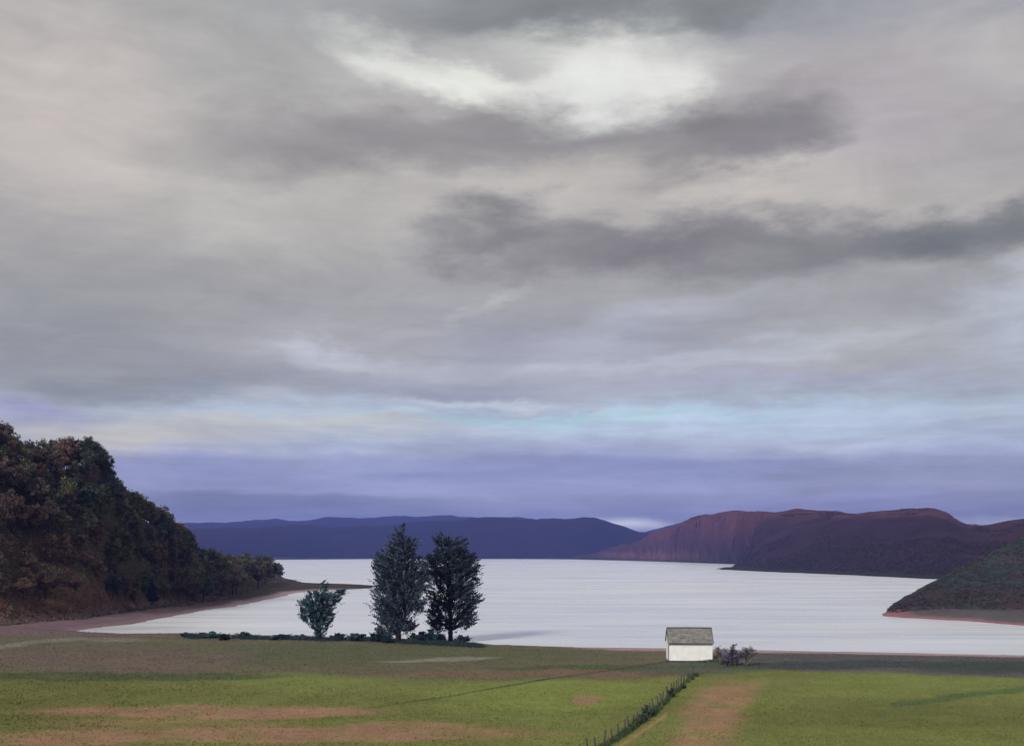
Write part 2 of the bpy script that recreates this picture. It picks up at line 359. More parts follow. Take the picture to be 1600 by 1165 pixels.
def ground_colour(x, y, z, s, px, hl, hr, hm):
    n = len(x); wx = fbm(x/10, y/10, 41)*22; wy = fbm(x/7, y/9, 43)*5
    py0 = np.clip(HZ + F*CAMH/np.maximum(y, 40), 0, 1400); py = py0+wy; qx = px+wx
    big = fbm(x/18, y/18, 51)
    c = np.tile(alb((113,118,64)), (n, 1))
    c = mixc(c, alb((96,98,52)), sstep(.5+big)*.45)
    c = mixc(c, alb((98,98,52)), soft(260-qx, 320)*.75)
    c = mixc(c, alb((120,130,66)), ellip(qx, py, 850, 1085, 170, 30)*.8)
    c = mixc(c, alb((114,123,66)), ellip(qx, py, 470, 1062, 130, 12)*.7)
    c = mixc(c, alb((114,123,64)), ellip(qx, py, 1470, 1070, 200, 20)*.55)
    c = mixc(c, alb((96,100,54)), ellip(qx, py, 1430, 1120, 260, 20)*.6)
    soil = np.zeros(n)
    earth = alb((152,114,94))
    for e in [(330,1114,270,11,0,.85),(430,1150,420,13,0,.75),(90,1156,150,14,0,.8),(640,1138,110,7,0,.6),(250,1132,200,6,0,.5)]:
        k = ellip(qx, py, *e[:5])*e[5]; soil = np.maximum(soil, k)
    xs = tab(py0, [(1055,1165),(1090,1130),(1120,1110),(1165,1095)]); k = soft(40+(py0-1055)*.1+wx*.6-np.abs(px+wx-xs), 46)*soft(py-1064, 16)*(.85+.5*fbm(x/5, y/7, 62))
    soil = np.maximum(soil, k*.9)
    k = ellip(qx, py, 918, 1093, 22, 8)*.7; soil = np.maximum(soil, k)
    c = mixc(c, earth, np.clip(soil*(.85+.7*fbm(x/3.5, y/3, 61)+.4*big), 0, 1))
    # brown stubble between meadow and shore
    top = np.full(n, 940.); bot = tab(px, [(-600,1066),(0,1052),(250,1058),(430,1052),(560,1058),(800,1064),(1000,1062),(1100,1054),(1180,1042),(1400,1046),(1600,1058),(2200,1066)])
    k = soft(bot-py, 9); c = mixc(c, alb((98,93,74)), k)
    c = mixc(c, alb((88,92,66)), k*ellip(qx, py, 560, 1022, 360, 16)*.9)
    c = mixc(c, alb((108,90,86)), k*ellip(qx, py, 180, 1030, 220, 18)*.6)
    c = mixc(c, alb((118,94,74)), ellip(qx, py, 850, 1054, 260, 6)*.6)
    c = mixc(c, alb((70,82,52)), ellip(qx, py, 160, 1057, 290, 6)*.8)
    c = mixc(c, alb((74,84,52)), ellip(qx, py, 900, 1043, 150, 4)*.8)
    c = mixc(c, alb((132,130,118)), ellip(qx, py, 680, 1031, 95, 3.2, -2)*.75)
    k = soft(tab(px, [(1100,1046),(1180,1046),(1600,1058)])-py, 6)*soft(px-1110, 60); c = mixc(c, alb((82,80,84)), k*.85)
    c = mixc(c, alb((58,66,66)), ellip(qx, py, 1300, 1040, 240, 6)*.8); c = mixc(c, alb((56,66,62)), ellip(qx, py, 1620, 1044, 190, 9)*.8)
    c = mixc(c, alb((78,86,70)), ellip(qx, py, 1080, 1045, 120, 10)*.7)
    c = mixc(c, alb((142,134,134)), ellip(segd(px, py0+wy*.4, [(-40,1022),(10,1010),(60,1003),(130,1000),(260,1001)])*0+segd(px, py0+wy*.4, [(-40,1022),(10,1010),(60,1003),(130,1000),(260,1001)]), 0*px, 0, 0, 3, 1e3)*.55*soft(215-px, 110)*(.7+.8*fbm(x/4, y/4, 97)))
    # drainage ditch lines: damp dark soil
    dd = segd(px, py0, [(560,1111),(700,1089),(800,1071),(960,1046),(1075,1028)]); c = mixc(c, alb((60,66,44)), sstep((1.9-dd)/1.5)*.7*soft(px-600, 120))
    dd = segd(px, py, [(1395,1102),(1470,1092),(1600,1076)]); c = mixc(c, alb((70,92,56)), sstep((7-dd)/5)*.7)
    dd = segd(px, py0+wy*.3, [(925,1176),(985,1142),(1030,1108),(1062,1078),(1090,1055)]); c = mixc(c, alb((52,64,44)), sstep((1.6+(py0-1050)*.05-dd)/3.5)*.8)
    dd = segd(px, py0+wy*.3, [(960,1172),(1010,1140),(1040,1118)]); c = mixc(c, alb((168,128,96)), sstep((4-dd)/4)*.7)
    # shore: pink-grey shingle by the water
    bw = 3.0+np.clip(y-230, 0, 900)*.012+np.where(y < 262, 1., 0)*sstep((px-860)/120)*(10-3*sstep((px-1150)/120))
    beach = sstep((bw*1.6-s+fbm(x/5, y/5, 71)*1.5)/bw)
    pink = np.tile(alb((158,136,138)), (n, 1)); pink = mixc(pink, alb((98,92,80)), soft(1.*(900-px), 200)*soft(px-330, 60)*soft(px*0+262-y, 10))
    pink = mixc(pink, alb((140,100,104)), soft(px-1370, 20)*soft(y-300, 20))
    pink = mixc(pink, alb((50,46,38)), sstep((px-425)/30)*sstep((640-px)/60)*soft(y-620, 60)*soft(900-y, 50))
    k = soft(y-400, 60)*soft(900-y, 50)*soft(660-px, 40); c = mixc(c, alb((56,50,42)), k)
    beach = beach*np.where((y > 900), .15, 1.); c = c*(1-beach[:, None])+pink*beach[:, None]
    # left: mauve flat then wooded hill soil
    k = soft(330-px, 200)*soft(y-262, 25)*.8; c = mixc(c, alb((112,88,98)), k)
    hk = sstep(hl/3); bn = fbm(x/14, y/14, 81); hill = mixc(np.tile(alb((70,48,40)), (n, 1)), alb((58,58,36)), sstep(.5+bn)); hill = mixc(hill, alb((88,62,46)), soft(9-hl+bn*4, 6)*soft(200-px, 150))
    c = c*(1-hk[:, None])+hill*hk[:, None]
    # right headland
    hk = sstep(hr/2.5+fbm(x/4, y/4, 83)*.3); bn = fbm(x/9, y/9, 85); hill = mixc(np.tile(alb((62,44,56)), (n, 1)), alb((46,52,46)), sstep(.5+bn*1.4+(hr-6)*.07)); hill = mixc(hill, alb((50,58,62)), soft(hr-9+bn*7, 6)*.85); hill = mixc(hill, alb((60,50,58)), soft(-(bn+.05)*20, 6)*.7)
    c = c*(1-hk[:, None])+hill*hk[:, None]
    # heather hill
    far = sstep((y-780)/60)*soft(px-860, 40); bn = fbm(x/60, y/110, 87, 3); hill = np.tile(alb((44,32,46)), (n, 1))
    hill = mixc(hill, alb((38,34,44)), sstep(.4+bn*1.2)); hill = mixc(hill, alb((78,54,62)), soft(1180-px+bn*200, 300)*sstep((hm-8)/50)*.8); hill = mixc(hill, alb((84,54,60)), sstep((hm-46+bn*30)/34)*.7)
    hill = mixc(hill, alb((54,34,40)), soft(px-1500, 40)*sstep(hm/20)*.7)
    hill = mixc(hill, alb((120,76,84)), soft(1090-px, 120)*soft(px-940, 40)*soft(18-hm, 14)*.7); hill = mixc(hill, alb((40,44,32)), (1-sstep(hm/(9+np.clip(y-1300, 0, 1500)*.008)+fbm(x/40, y/40, 88)*.4))*.9)
    c = c*(1-far[:, None])+hill*far[:, None]
    kl = sstep((y-900)/80)*(1-far)*soft(900-px, 60); c = c*(1-kl[:, None])+alb((54,58,48))*kl[:, None]
    return c, soil, beach

azf = np.arctan((np.linspace(-60, 1660, 640)-800)/F)
azs = np.concatenate([np.radians(np.linspace(-180, -75, 36)), np.radians(np.linspace(-72, np.degrees(azf[0])-.5, 60)), azf, np.radians(np.linspace(np.degrees(azf[-1])+.5, 72, 60)), np.radians(np.linspace(75, 177, 35))])
ds = np.concatenate([[.5, 5, 12, 20, 30, 42, 55, 68, 80, 90], np.exp(np.arange(math.log(98), math.log(480), .0052)), np.exp(np.arange(math.log(480)+.006, math.log(800), .009)), np.exp(np.arange(math.log(800)+.005, math.log(3200), .0055)), np.exp(np.arange(math.log(3200)+.012, math.log(9000), .012))])
A_, D_ = np.meshgrid(azs, ds); gx = (np.sin(A_)*D_).ravel(); gy = (np.cos(A_)*D_).ravel()
TZ, S_, PX_, HL_, HR_, HM_ = terrain(gx, gy)
COLS, SOIL, BEACH = ground_colour(gx, gy, TZ, S_, PX_, HL_, HR_, HM_)
na, nd = len(azs), len(ds)
i0 = (np.arange(nd-1)[:, None]*na+np.arange(na)[None, :]); i1 = (np.arange(nd-1)[:, None]*na+(np.arange(na)[None, :]+1) % na)
FQ = np.stack([i0, i1, i1+na, i0+na], -1).reshape(-1, 4)[:, ::-1]
cen = FQ[:, 0]
GV = np.stack([gx, gy, TZ], 1)
m_near = ground_mat('meadow_ground', [.12, .6, 5.], [.13, .12, .16], 4., .06)
m_soil = ground_mat('soil_ground', [.12, .6, 5.], [.12, .13, .18], 4., .08)
m_beach = ground_mat('shingle_ground', [.4, 3., 12.], [.14, .2, .28], 9., .1)
m_hill = ground_mat('hill_ground', [.02, .11, .6], [.2, .28, .3], .5, 1.2)
m_hilln = ground_mat('slope_ground', [.08, .5, 2.4], [.2, .28, .3], 1.5, .5)
FS = S_[FQ].max(1) > -30            # drop the deep lake bed
cls = np.zeros(len(FQ), int)
cls[SOIL[cen] > .42] = 1; cls[BEACH[cen] > .5] = 2
cls[HL_[cen] > 1.5] = 3; cls[HR_[cen] > 1.2] = 4; cls[(gy[cen] > 780) & (PX_[cen] > 893)] = 5
def submesh(name, sel, m):
    f = FQ[sel & FS]; u, inv_ = np.unique(f, return_inverse=True)
    o = link(name, np_mesh(name, GV[u], inv_.reshape(f.shape), COLS[u], smooth=True), m); tag(o, kind='structure'); return o
submesh('meadow', cls == 0, m_near); submesh('bare_soil', cls == 1, m_soil); submesh('beach', cls == 2, m_beach)
submesh('wooded_hillside', cls == 3, m_hilln); submesh('headland', cls == 4, m_hilln); submesh('heather_hill', cls == 5, m_hill)

# far ranges beyond the lake, each a real ridge with depth
def ridge(name, prof, dist, depth, m, seed, rough):
    pxs = np.linspace(-900, 2600, 900); v_ = np.linspace(0, 1, 40); PXr, VV = np.meshgrid(pxs, v_)
    a = np.arctan((PXr-800)/F); dd = dist*(1-.0*VV) + depth*VV; x = np.sin(a)*dd/np.cos(a)*1.0; y = dd
    H = (HZ-tab(PXr, prof)+fbm(PXr/60, PXr*0+seed, seed, 5, .55)*6)/F*(dist+depth*.5)+CAMH
    n1_ = fbm(x/900, y/900, seed, 6, .55)
    z = H*np.sin(np.clip(VV*1.0, 0, 1)*math.pi)**.8*(1+rough*n1_) + LAKE - .6
    z = z + fbm(x/220, y/220, seed+4, 5, .6)*H*.06*np.sin(VV*math.pi)
    z = np.maximum(z, LAKE-2)
    i = np.arange(39)[:, None]*900+np.arange(899)[None, :]; f = np.stack([i, i+1, i+901, i+900], -1).reshape(-1, 4)
    cn = fbm(x.ravel()/300, y.ravel()/300, seed+9); cc = mixc(np.tile(alb((20,22,34)), (x.size, 1)), alb((30,22,36)), sstep(.5+cn))
    o = link(name, np_mesh(name, np.stack([x.ravel(), y.ravel(), z.ravel()], 1), f, cc, smooth=True), m); tag(o, kind='structure'); return o
m_far = ground_mat('far_hill_ground', [.004, .02, .1], [.25, .3, .2], .05, 6.)
ridge('far_hills', [(-900,800),(0,822),(300,828),(450,822),(600,818),(750,811),(850,807),(910,807),(950,814),(1000,833),(1060,836),(1150,826),(1400,830),(2600,815)], 3560, 1500, m_far, 101, .07)
ridge('distant_range', [(-900,800),(0,815),(300,816),(430,811),(560,810),(700,808),(820,808),(930,818),(985,838),(1040,823),(1100,812),(1250,806),(1500,826),(1600,830),(2600,800)], 6200, 2600, m_far, 131, .05)

# water
m, t, b, o_ = mat('lake_water')
tp = t.nodes.new('ShaderNodeNewGeometry').outputs['Position']
mp = t.nodes.new('ShaderNodeMapping'); t.links.new(tp, mp.inputs[0]); mp.inputs['Scale'].default_value = (.012, .07, 1)
streak = tnoise(t, 1.0, 6, mp.outputs[0], .6)
mp2 = t.nodes.new('ShaderNodeMapping'); t.links.new(tp, mp2.inputs[0]); mp2.inputs['Scale'].default_value = (.5, 1.0, 1)
rp = tnoise(t, 1.3, 6, mp2.outputs[0], .65)
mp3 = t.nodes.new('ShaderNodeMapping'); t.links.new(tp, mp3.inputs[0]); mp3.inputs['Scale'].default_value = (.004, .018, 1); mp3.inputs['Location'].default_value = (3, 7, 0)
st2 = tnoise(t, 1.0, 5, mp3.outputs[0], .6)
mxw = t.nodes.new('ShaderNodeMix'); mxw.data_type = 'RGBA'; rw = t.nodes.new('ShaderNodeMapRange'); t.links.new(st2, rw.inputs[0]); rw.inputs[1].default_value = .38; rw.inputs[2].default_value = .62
t.links.new(rw.outputs[0], mxw.inputs[0]); mxw.inputs[6].default_value = (.76, .79, .87, 1); mxw.inputs[7].default_value = (.86, .87, .89, 1)  # pale base colours stand in for sky brightness reflected off the lake
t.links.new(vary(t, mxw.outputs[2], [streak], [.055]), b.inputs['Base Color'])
rr = t.nodes.new('ShaderNodeMapRange'); t.links.new(streak, rr.inputs[0]); rr.inputs[1].default_value = .35; rr.inputs[2].default_value = .65; rr.inputs[3].default_value = .24; rr.inputs[4].default_value = .36; t.links.new(rr.outputs[0], b.inputs['Roughness']); b.inputs['IOR'].default_value = 1.33; b.inputs['Metallic'].default_value = .3
bump(t, b, rp, .35, .35)
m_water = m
wa = np.radians(np.arange(0, 360, 3)); wr = np.array([.5, 60, 200, 320, 600, 1200, 2500, 5200, 9000.])
Aw, Dw = np.meshgrid(wa, wr); i = np.arange(len(wr)-1)[:, None]*120+np.arange(120)[None, :]; i2 = np.arange(len(wr)-1)[:, None]*120+(np.arange(120)[None, :]+1) % 120
wf = np.stack([i, i+120, i2+120, i2], -1).reshape(-1, 4)
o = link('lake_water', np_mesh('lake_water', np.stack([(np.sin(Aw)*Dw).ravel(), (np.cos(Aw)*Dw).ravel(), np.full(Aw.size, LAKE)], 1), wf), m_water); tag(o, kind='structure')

# ------------------------------------------------------------------ foliage
def leaves(centres, rad, per, size, seed=0, tint=.35, squash=.8, droop=0.):
    """leaf-sized quads in clumps; returns verts, faces, colours. centres (n,3), rad (n,)"""
    g = np.random.default_rng(seed); n = len(centres)*per
    c = np.repeat(centres, per, 0); r = np.repeat(rad, per)
    d = g.normal(size=(n, 3)); d /= np.linalg.norm(d, axis=1)[:, None]
    p = c + d*(r*g.random(n)**.45)[:, None]*np.array([1, 1, squash])
    a = g.normal(size=(n, 3)); a[:, 2] += droop; a /= np.linalg.norm(a, axis=1)[:, None]
    b_ = np.cross(a, g.normal(size=(n, 3))); b_ /= np.linalg.norm(b_, axis=1)[:, None]
    s = size*(.6+.8*g.random(n))[:, None]
    v = np.stack([p-a*s, p+b_*s*.45, p+a*s, p-b_*s*.45], 1).reshape(-1, 3)
    f = np.arange(n*4).reshape(-1, 4)
    tc_ = np.repeat(1+tint*g.normal(size=len(centres)), per); tl = tc_*(1+.22*g.normal(size=n)); tl = np.clip(tl, .35, 2.2)
    col_ = np.repeat(np.stack([tl, tl*(1+.06*g.normal(size=n)), tl*(1+.08*g.normal(size=n))], 1), 4, 0)
    return v, f, np.clip(col_, .2, 2.4)
def sprays(centres, hub, per, size, length, seed, tint=.3, width=.28, rise=.55, wind=(0, 0, 0)):
    """drawn-out leafy sprays reaching up and away from the stem"""
    g = np.random.default_rng(seed); n = len(centres)
    d = centres-hub; d[:, 2] = 0; d /= np.linalg.norm(d, axis=1)[:, None]+1e-6; d = d*.8+g.normal(size=(n, 3))*.28+np.array([0, 0, rise])+np.array(wind); d /= np.linalg.norm(d, axis=1)[:, None]
    Ls = length*(.5+g.random(n)); c = np.repeat(centres, per, 0); dd = np.repeat(d, per, 0); t_ = g.random(n*per); L_ = np.repeat(Ls, per)
    p = c+dd*((t_-.35)*L_)[:, None]+g.normal(size=(n*per, 3))*(width*(1.15-t_))[:, None]
    a = dd+g.normal(size=(n*per, 3))*.5; a /= np.linalg.norm(a, axis=1)[:, None]; b_ = np.cross(a, g.normal(size=(n*per, 3))); b_ /= np.linalg.norm(b_, axis=1)[:, None]
    s = size*(.6+.8*g.random(n*per))[:, None]
    v = np.stack([p-a*s, p+b_*s*.42, p+a*s, p-b_*s*.42], 1).reshape(-1, 3); f = np.arange(n*per*4).reshape(-1, 4)
    tl = np.repeat(1+tint*g.normal(size=n), per)*(1+.25*g.normal(size=n*per)); tl = np.clip(tl*np.repeat(np.where(g.random(n) < .14, 2.0, 1.), per), .35, 2.8)
    return v, f, np.repeat(np.stack([tl, tl*(1+.08*g.normal(size=len(tl))), tl*(1+.1*g.normal(size=len(tl)))], 1), 4, 0).clip(.2, 2.6)
def blobs_to_clumps(blobs, n, seed, shell=.35):
    """clump centres filling a stack of ellipsoids (x, z, rx, rz[, ry, y])"""
    g = np.random.default_rng(seed); vol = np.array([b[2]*b[3] for b in blobs]); vol = vol/vol.sum(); out = []
    for b_, w in zip(blobs, vol):
        k = max(3, int(n*w)); d = g.normal(size=(k, 3)); d /= np.linalg.norm(d, axis=1)[:, None]; rr = g.random(k)**shell
        ry = b_[4] if len(b_) > 4 else b_[2]*.9; y0 = b_[5] if len(b_) > 5 else 0
        out.append(np.stack([b_[0]+d[:, 0]*rr*b_[2], y0+d[:, 1]*rr*ry, b_[1]+d[:, 2]*rr*b_[3]], 1))
    return np.concatenate(out)
m_bark = plain('bark', (.032, .03, .032), .9, 2., .3, 8., .05)
m_barkp = plain('pale_bark', (.22, .2, .19), .9, 2., .3, 8., .05)
m_teal = leafmat('teal_leaves', (.056, .105, .125)); m_dark = leafmat('slate_leaves', (.055, .076, .108)); m_dark2 = leafmat('blue_grey_leaves', (.060, .086, .118))

def limbs(mb, base, targets, r0, seed):
    g = random.Random(seed)
    for tx, ty, tz, fr in targets:
        a = Vector(base(fr)); b_ = Vector((tx, ty, tz)); mid = a.lerp(b_, .5)+Vector((g.uniform(-.4, .4), g.uniform(-.4, .4), -.12*(b_-a).length+g.uniform(-.2, .3)))
        r = r0*(1-fr)*.55+.04; mb.tube([a, a.lerp(mid, .6)+Vector((0, 0, .05)), mid, b_], [r, r*.75, r*.55, .025], 6)

def big_tree(name, loc, blobs, H, r0, lean, m_leaf, label, cat, nclump, per, lsize, seed, crad=(.7, 1.3), group=None, wind=(0, 0, 0)):
    root = empty(name, loc); tag(root, label, cat, group)
    g = random.Random(seed)
    tp_ = [(0, 0, -.4), (lean[0]*.15+.05, 0, H*.18), (lean[0]*.4-.1, .1, H*.42), (lean[0]*.75+.1, -.1, H*.68), (lean[0], 0, H*.93)]
    def base(fr):
        k = fr*4; i_ = min(3, int(k)); a = Vector(tp_[i_]); return a.lerp(Vector(tp_[i_+1]), k-i_)
    mb = MB(); mb.tube(tp_, [r0*1.35, r0, r0*.72, r0*.42, .05], 10)
    for k in range(6):
        a_ = k*1.047+.3; mb.tube([(math.cos(a_)*r0*2.3, math.sin(a_)*r0*2.3, -.35), (math.cos(a_)*r0*.9, math.sin(a_)*r0*.9, .25), (math.cos(a_)*r0*.4, math.sin(a_)*r0*.4, 1.1)], [r0*.2, r0*.42, r0*.3], 6)
    cl = blobs_to_clumps(blobs, nclump, seed)
    idx = list(range(len(cl))); g.shuffle(idx)
    lt = []
    for i_ in idx[:46]:
        c_ = cl[i_]; fr = min(.95, max(.16, (c_[2]*.8)/H - .08)); lt.append((c_[0], c_[1], c_[2], fr))
    limbs(mb, base, lt, r0, seed+1); mb.build('trunk', m_bark, root, True)
    gr = np.random.default_rng(seed+5); rad = gr.uniform(crad[0], crad[1], len(cl))
    v, f, c_ = sprays(cl, np.array([lean[0]*.5, 0, 0]), per, lsize, crad[1]*1.9, seed+6, .36, crad[0]*.42, wind=wind)
    # ragged outline: stray sprays beyond the mass
    out = blobs_to_clumps([(b_[0], b_[1], b_[2]*1.18, b_[3]*1.12) for b_ in blobs], nclump//2, seed+9, .12)
    v2, f2, c2 = sprays(out, np.array([lean[0]*.5, 0, 0]), max(9, per//4), lsize*.85, crad[1]*1.7, seed+10, .4, .14, wind=wind)
    link('crown', np_mesh('crown', np.concatenate([v, v2]), np.concatenate([f, f2+len(v)]), np.concatenate([c_, c2])), m_leaf, root)
    return root

def place(px, py): x, y, z = ongnd(px, py); return (x, y, z-.05), F/y
# B: tall left tree
def px_blobs(cx, by, sc_, lst): # list of px ellipses -> metres relative to base
    return [((x-cx)/sc_, (by-y)/sc_, rx/sc_, ry/sc_) for x, y, rx, ry in lst]
loc, s_ = place(622, 1003)
big_tree('tall_tree', loc, px_blobs(622, 1003, s_, [(626,832,6,14),(630,856,20,16),(620,872,28,20),(614,900,30,26),(622,926,36,28),(612,950,28,20),(614,970,22,13),(606,986,16,9),(634,976,14,10),(650,902,20,30),(642,946,20,16),(598,880,12,14)]), 25.5, .5, (.8, 0), m_dark,
         'tallest dark tree on the near shore, left of the tall pair, spiky top', 'tree', 760, 84, .215, 11, wind=(-.25, 0, .1))
loc, s_ = place(704, 1002)
big_tree('tall_tree', loc, px_blobs(704, 1002, s_, [(692,844,13,10),(704,858,22,18),(702,880,30,24),(714,905,34,28),(706,930,36,22),(736,939,17,5),(688,952,18,15),(724,956,16,13),(724,882,22,20),(672,892,12,22),(684,972,12,14),(706,976,12,12),(728,972,12,10)]), 24.4, .46, (-.5, 0), m_dark2,
         'broad dark tree, right of the tall pair, one low branch reaching right', 'tree', 720, 80, .215, 23, wind=(.1, 0, 0))
loc, s_ = place(496, 999)
big_tree('small_tree', loc, px_blobs(496, 999, s_, [(506,917,4.5,10),(500,931,21,9),(491,945,23,15),(489,959,20,13),(518,936,17,10),(533,924,10,5),(508,958,16,16),(502,974,14,12),(500,988,10,8)]), 12.2, .36, (1.6, 0), m_teal,
         'small teal wind-bent tree standing apart, left of the two tall trees', 'tree', 400, 74, .17, 37, (.5, .62), wind=(.35, 0, .1))

# low shrubs under and beside the trees
def shrub_mesh(seed, lsize=.13, n=26, per=60, flat_=.75, tw=9):
    g = np.random.default_rng(seed); d = g.normal(size=(n, 3)); d /= np.linalg.norm(d, axis=1)[:, None]; d[:, 2] = np.abs(d[:, 2])
    c = d*np.array([.75, .75, flat_])*(g.random(n)**.4)[:, None]+np.array([0, 0, .22])
    c *= np.array([1, 1, 1])*g.uniform(.75, 1.15, (n, 1))
    v, f, cc = leaves(c, g.uniform(.12, .30, n), per, lsize, seed+1, .4); vs, fs, cs_ = sprays(c[:n], np.zeros(3), per//2, lsize*.8, .55, seed+2, .4, .05)
    v, f, cc = np.concatenate([v, vs]), np.concatenate([f, fs+len(v)]), np.concatenate([cc, cs_]); v[:, 2] = np.maximum(v[:, 2], .0)
    mb = MB(); r = random.Random(seed)
    for i_ in range(tw):
        a = r.uniform(0, 6.28); q = r.uniform(.3, .8); mb.tube([(0, 0, -.1), (math.cos(a)*q*.5, math.sin(a)*q*.5, .4), (math.cos(a)*q, math.sin(a)*q, r.uniform(.6, 1.05)*flat_)], [.035, .022, .008], 5)
    return np_mesh('foliage', v, f, cc), mb.mesh('stem', True)
SHR = {}
def shrub(name, px, py, w, h, mk, label, cat='bush', group=None, seed=0, rz=None):
    key = (mk.name, seed % 3)
    if key not in SHR:
        a, b_ = shrub_mesh(200+seed % 3*7); a.materials.append(mk); b_.materials.append(m_bark); SHR[key] = (a, b_)
    x, y, z = ongnd(px, py); root = empty(name, (x, y, z-.05), random.uniform(0, 6.28) if rz is None else rz)
    s2 = w/2*y/F; root.scale = (s2, s2, h*y/F/1.02); tag(root, label, cat, group)
    for nm, me in zip(('foliage', 'stem'), SHR[key]):
        o = bpy.data.objects.new(nm, me); C.objects.link(o); o.parent = root
    return root
m_bsh = leafmat('blue_green_leaves', (.030, .062, .082)); m_dg = leafmat('dark_green_leaves', (.035, .05, .032))
k = 0
for px, py, w, h, lab in [(527,1000,30,11,'low blue-green bush just right of the small tree'), (556,1001,34,13,'low bush midway between the small tree and the tall trees'),
      (586,1002,30,14,'bush at the left foot of the tallest tree'), (648,1004,30,15,'rounded bush in the gap between the two tall trees'), (671,1004,36,21,'wider bush in the gap, beside the right tall tree'),
      (690,1004,22,15,'small bush hugging the right tall tree trunk'), (722,1004,32,12,'flat bush at the right foot of the broad dark tree'), (470,999,24,9,'tiny bush at the left foot of the small tree'),
      (604,1004,26,12,'dark bush in front of the tallest tree')]:
    shrub('low_bush', px, py, w, h, (m_bsh, m_dark2)[k % 2], lab, 'bush', 'low bushes at the feet of the shore trees', seed=k); k += 1
for j, px in enumerate((292, 333, 352, 384, 431, 447)):
    shrub('shore_bush', px+random.uniform(-5, 5), 996+random.uniform(-1, 3)+(px-288)*.012, random.uniform(22, 46), random.uniform(5, 11), (m_bsh, m_teal, m_dg)[j % 3],
          'low blue-green bush in the line along the near shore, left of the small tree', 'bush', 'low bushes in a line along the shore', seed=j)

# ------------------------------------------------------------------ wood on the left hill
def wood_tree_mesh(seed, H=10., kind='round'):
    g = random.Random(seed); mb = MB()
    bl = {'round': [(0,.62,.34,.26),(.14,.5,.24,.2),(-.16,.52,.22,.2),(.02,.82,.2,.16)],
          'tall':  [(0,.45,.26,.22),(.03,.65,.22,.2),(-.02,.84,.14,.15),(.1,.5,.18,.16)],
          'spruce':[(0,.2,.26,.1),(0,.35,.22,.1),(0,.5,.17,.1),(0,.65,.13,.1),(0,.8,.08,.1),(0,.93,.035,.07)],
          'broad': [(-.2,.5,.28,.22),(.2,.55,.28,.22),(0,.72,.3,.2),(0,.4,.36,.15)]}[kind]
    bl = [(a*H, b_*H, c*H, d*H) for a, b_, c, d in bl]
    tp_ = [(0, 0, -1.2), (.1, .05, H*.25), (-.1, 0, H*.55), (0, .05, H*.88)]; mb.tube(tp_, [.3, .22, .14, .03], 7)
    cl = blobs_to_clumps(bl, 95, seed, .4)
    for i_ in range(0, len(cl), 7): c = cl[i_]; mb.tube([(0, 0, max(.8, c[2]*.6)), (c[0]*.5, c[1]*.5, c[2]*.78), tuple(c)], [.1, .06, .02], 5)
    gr = np.random.default_rng(seed); v, f, cc = leaves(cl, gr.uniform(.5, 1.15, len(cl))*(.7 if kind == 'spruce' else 1), 34, .28, seed+2, .34)
    return np_mesh('crown', v, f, cc), mb.mesh('trunk', True)
LM = {'russet': leafmat('russet_leaves', (.125, .080, .062)), 'brown': leafmat('brown_leaves', (.118, .094, .074)), 'olive': leafmat('olive_leaves', (.108, .114, .064)),
      'dark': leafmat('dark_wood_leaves', (.062, .080, .062)), 'blue': leafmat('blue_spruce_needles', (.016, .036, .085))}
WM = {}
for kd, sd in (('round', 1), ('tall', 2), ('broad', 3), ('round', 4), ('spruce', 5)):
    a, b_ = wood_tree_mesh(sd*31, 10., kd); b_.materials.append(m_bark)
    for cn in LM:
        a2 = a.copy(); a2.materials.append(LM[cn]); WM[(kd+str(sd), cn)] = (a2, b_)
KS = ['round1', 'tall2', 'broad3', 'round4']
def wtree(name, x, y, z, h, ks, cn, label, group, cat='tree'):
    root = empty(name, (x, y, z-.2), random.uniform(0, 6.28)); s2 = h/10; root.scale = (s2*random.uniform(.9, 1.15), s2*random.uniform(.9, 1.15), s2); tag(root, label, cat, group)
    for nm, me in zip(('crown', 'trunk'), WM[(ks, cn)]):
        o = bpy.data.objects.new(nm, me); C.objects.link(o); o.parent = root
    return root
rows = 0; placed = []
g = random.Random(5)
tries = 0
while len(placed) < 210 and tries < 9000:
    tries += 1
    px = g.uniform(-70, 300); d0 = tab(px, LH_D0); dc = tab(px, LH_DC); q = g.uniform(.03, 1.25); y = float(d0+(dc-d0)*q); x = (px-800)/F*y
    if any((x-a)**2+(y-b_)**2 < 5.2**2 for a, b_ in placed): continue
    z = gz(x, y)
    if z < 2: continue
    placed.append((x, y)); u = g.random()
    vis_bottom = q < .25
    if px < 110: cn = 'russet' if u < .35 else 'brown' if u < .75 else 'olive'
    elif px < 180 and q > .6: cn = 'dark' if u < .75 else 'olive'
    else: cn = 'olive' if u < .45 else 'brown' if u < .72 else 'dark' if u < .85 else 'russet'
    if px < 160 and q < .3: cn = 'russet' if u < .7 else 'brown'
    h = g.uniform(8.5, 13) if q > .3 else g.uniform(5, 9)
    zone = ('on the crest of the steep wooded hill' if q > .8 else 'halfway up the steep wooded hill' if q > .3 else 'low on the foot of the steep wooded hill')
    nm = {'russet': 'russet', 'brown': 'brown', 'olive': 'olive green', 'dark': 'dark green'}[cn]
    side = 'near the left edge' if px < 60 else 'under the squared crest clump' if px < 165 else 'on its lakeward shoulder'
    wtree('wood_tree', x, y, z, h, g.choice(KS), cn, f'{nm} tree {zone}, {side}'.replace('steep wooded', 'wooded'), f'{nm} trees {zone}, {side}')
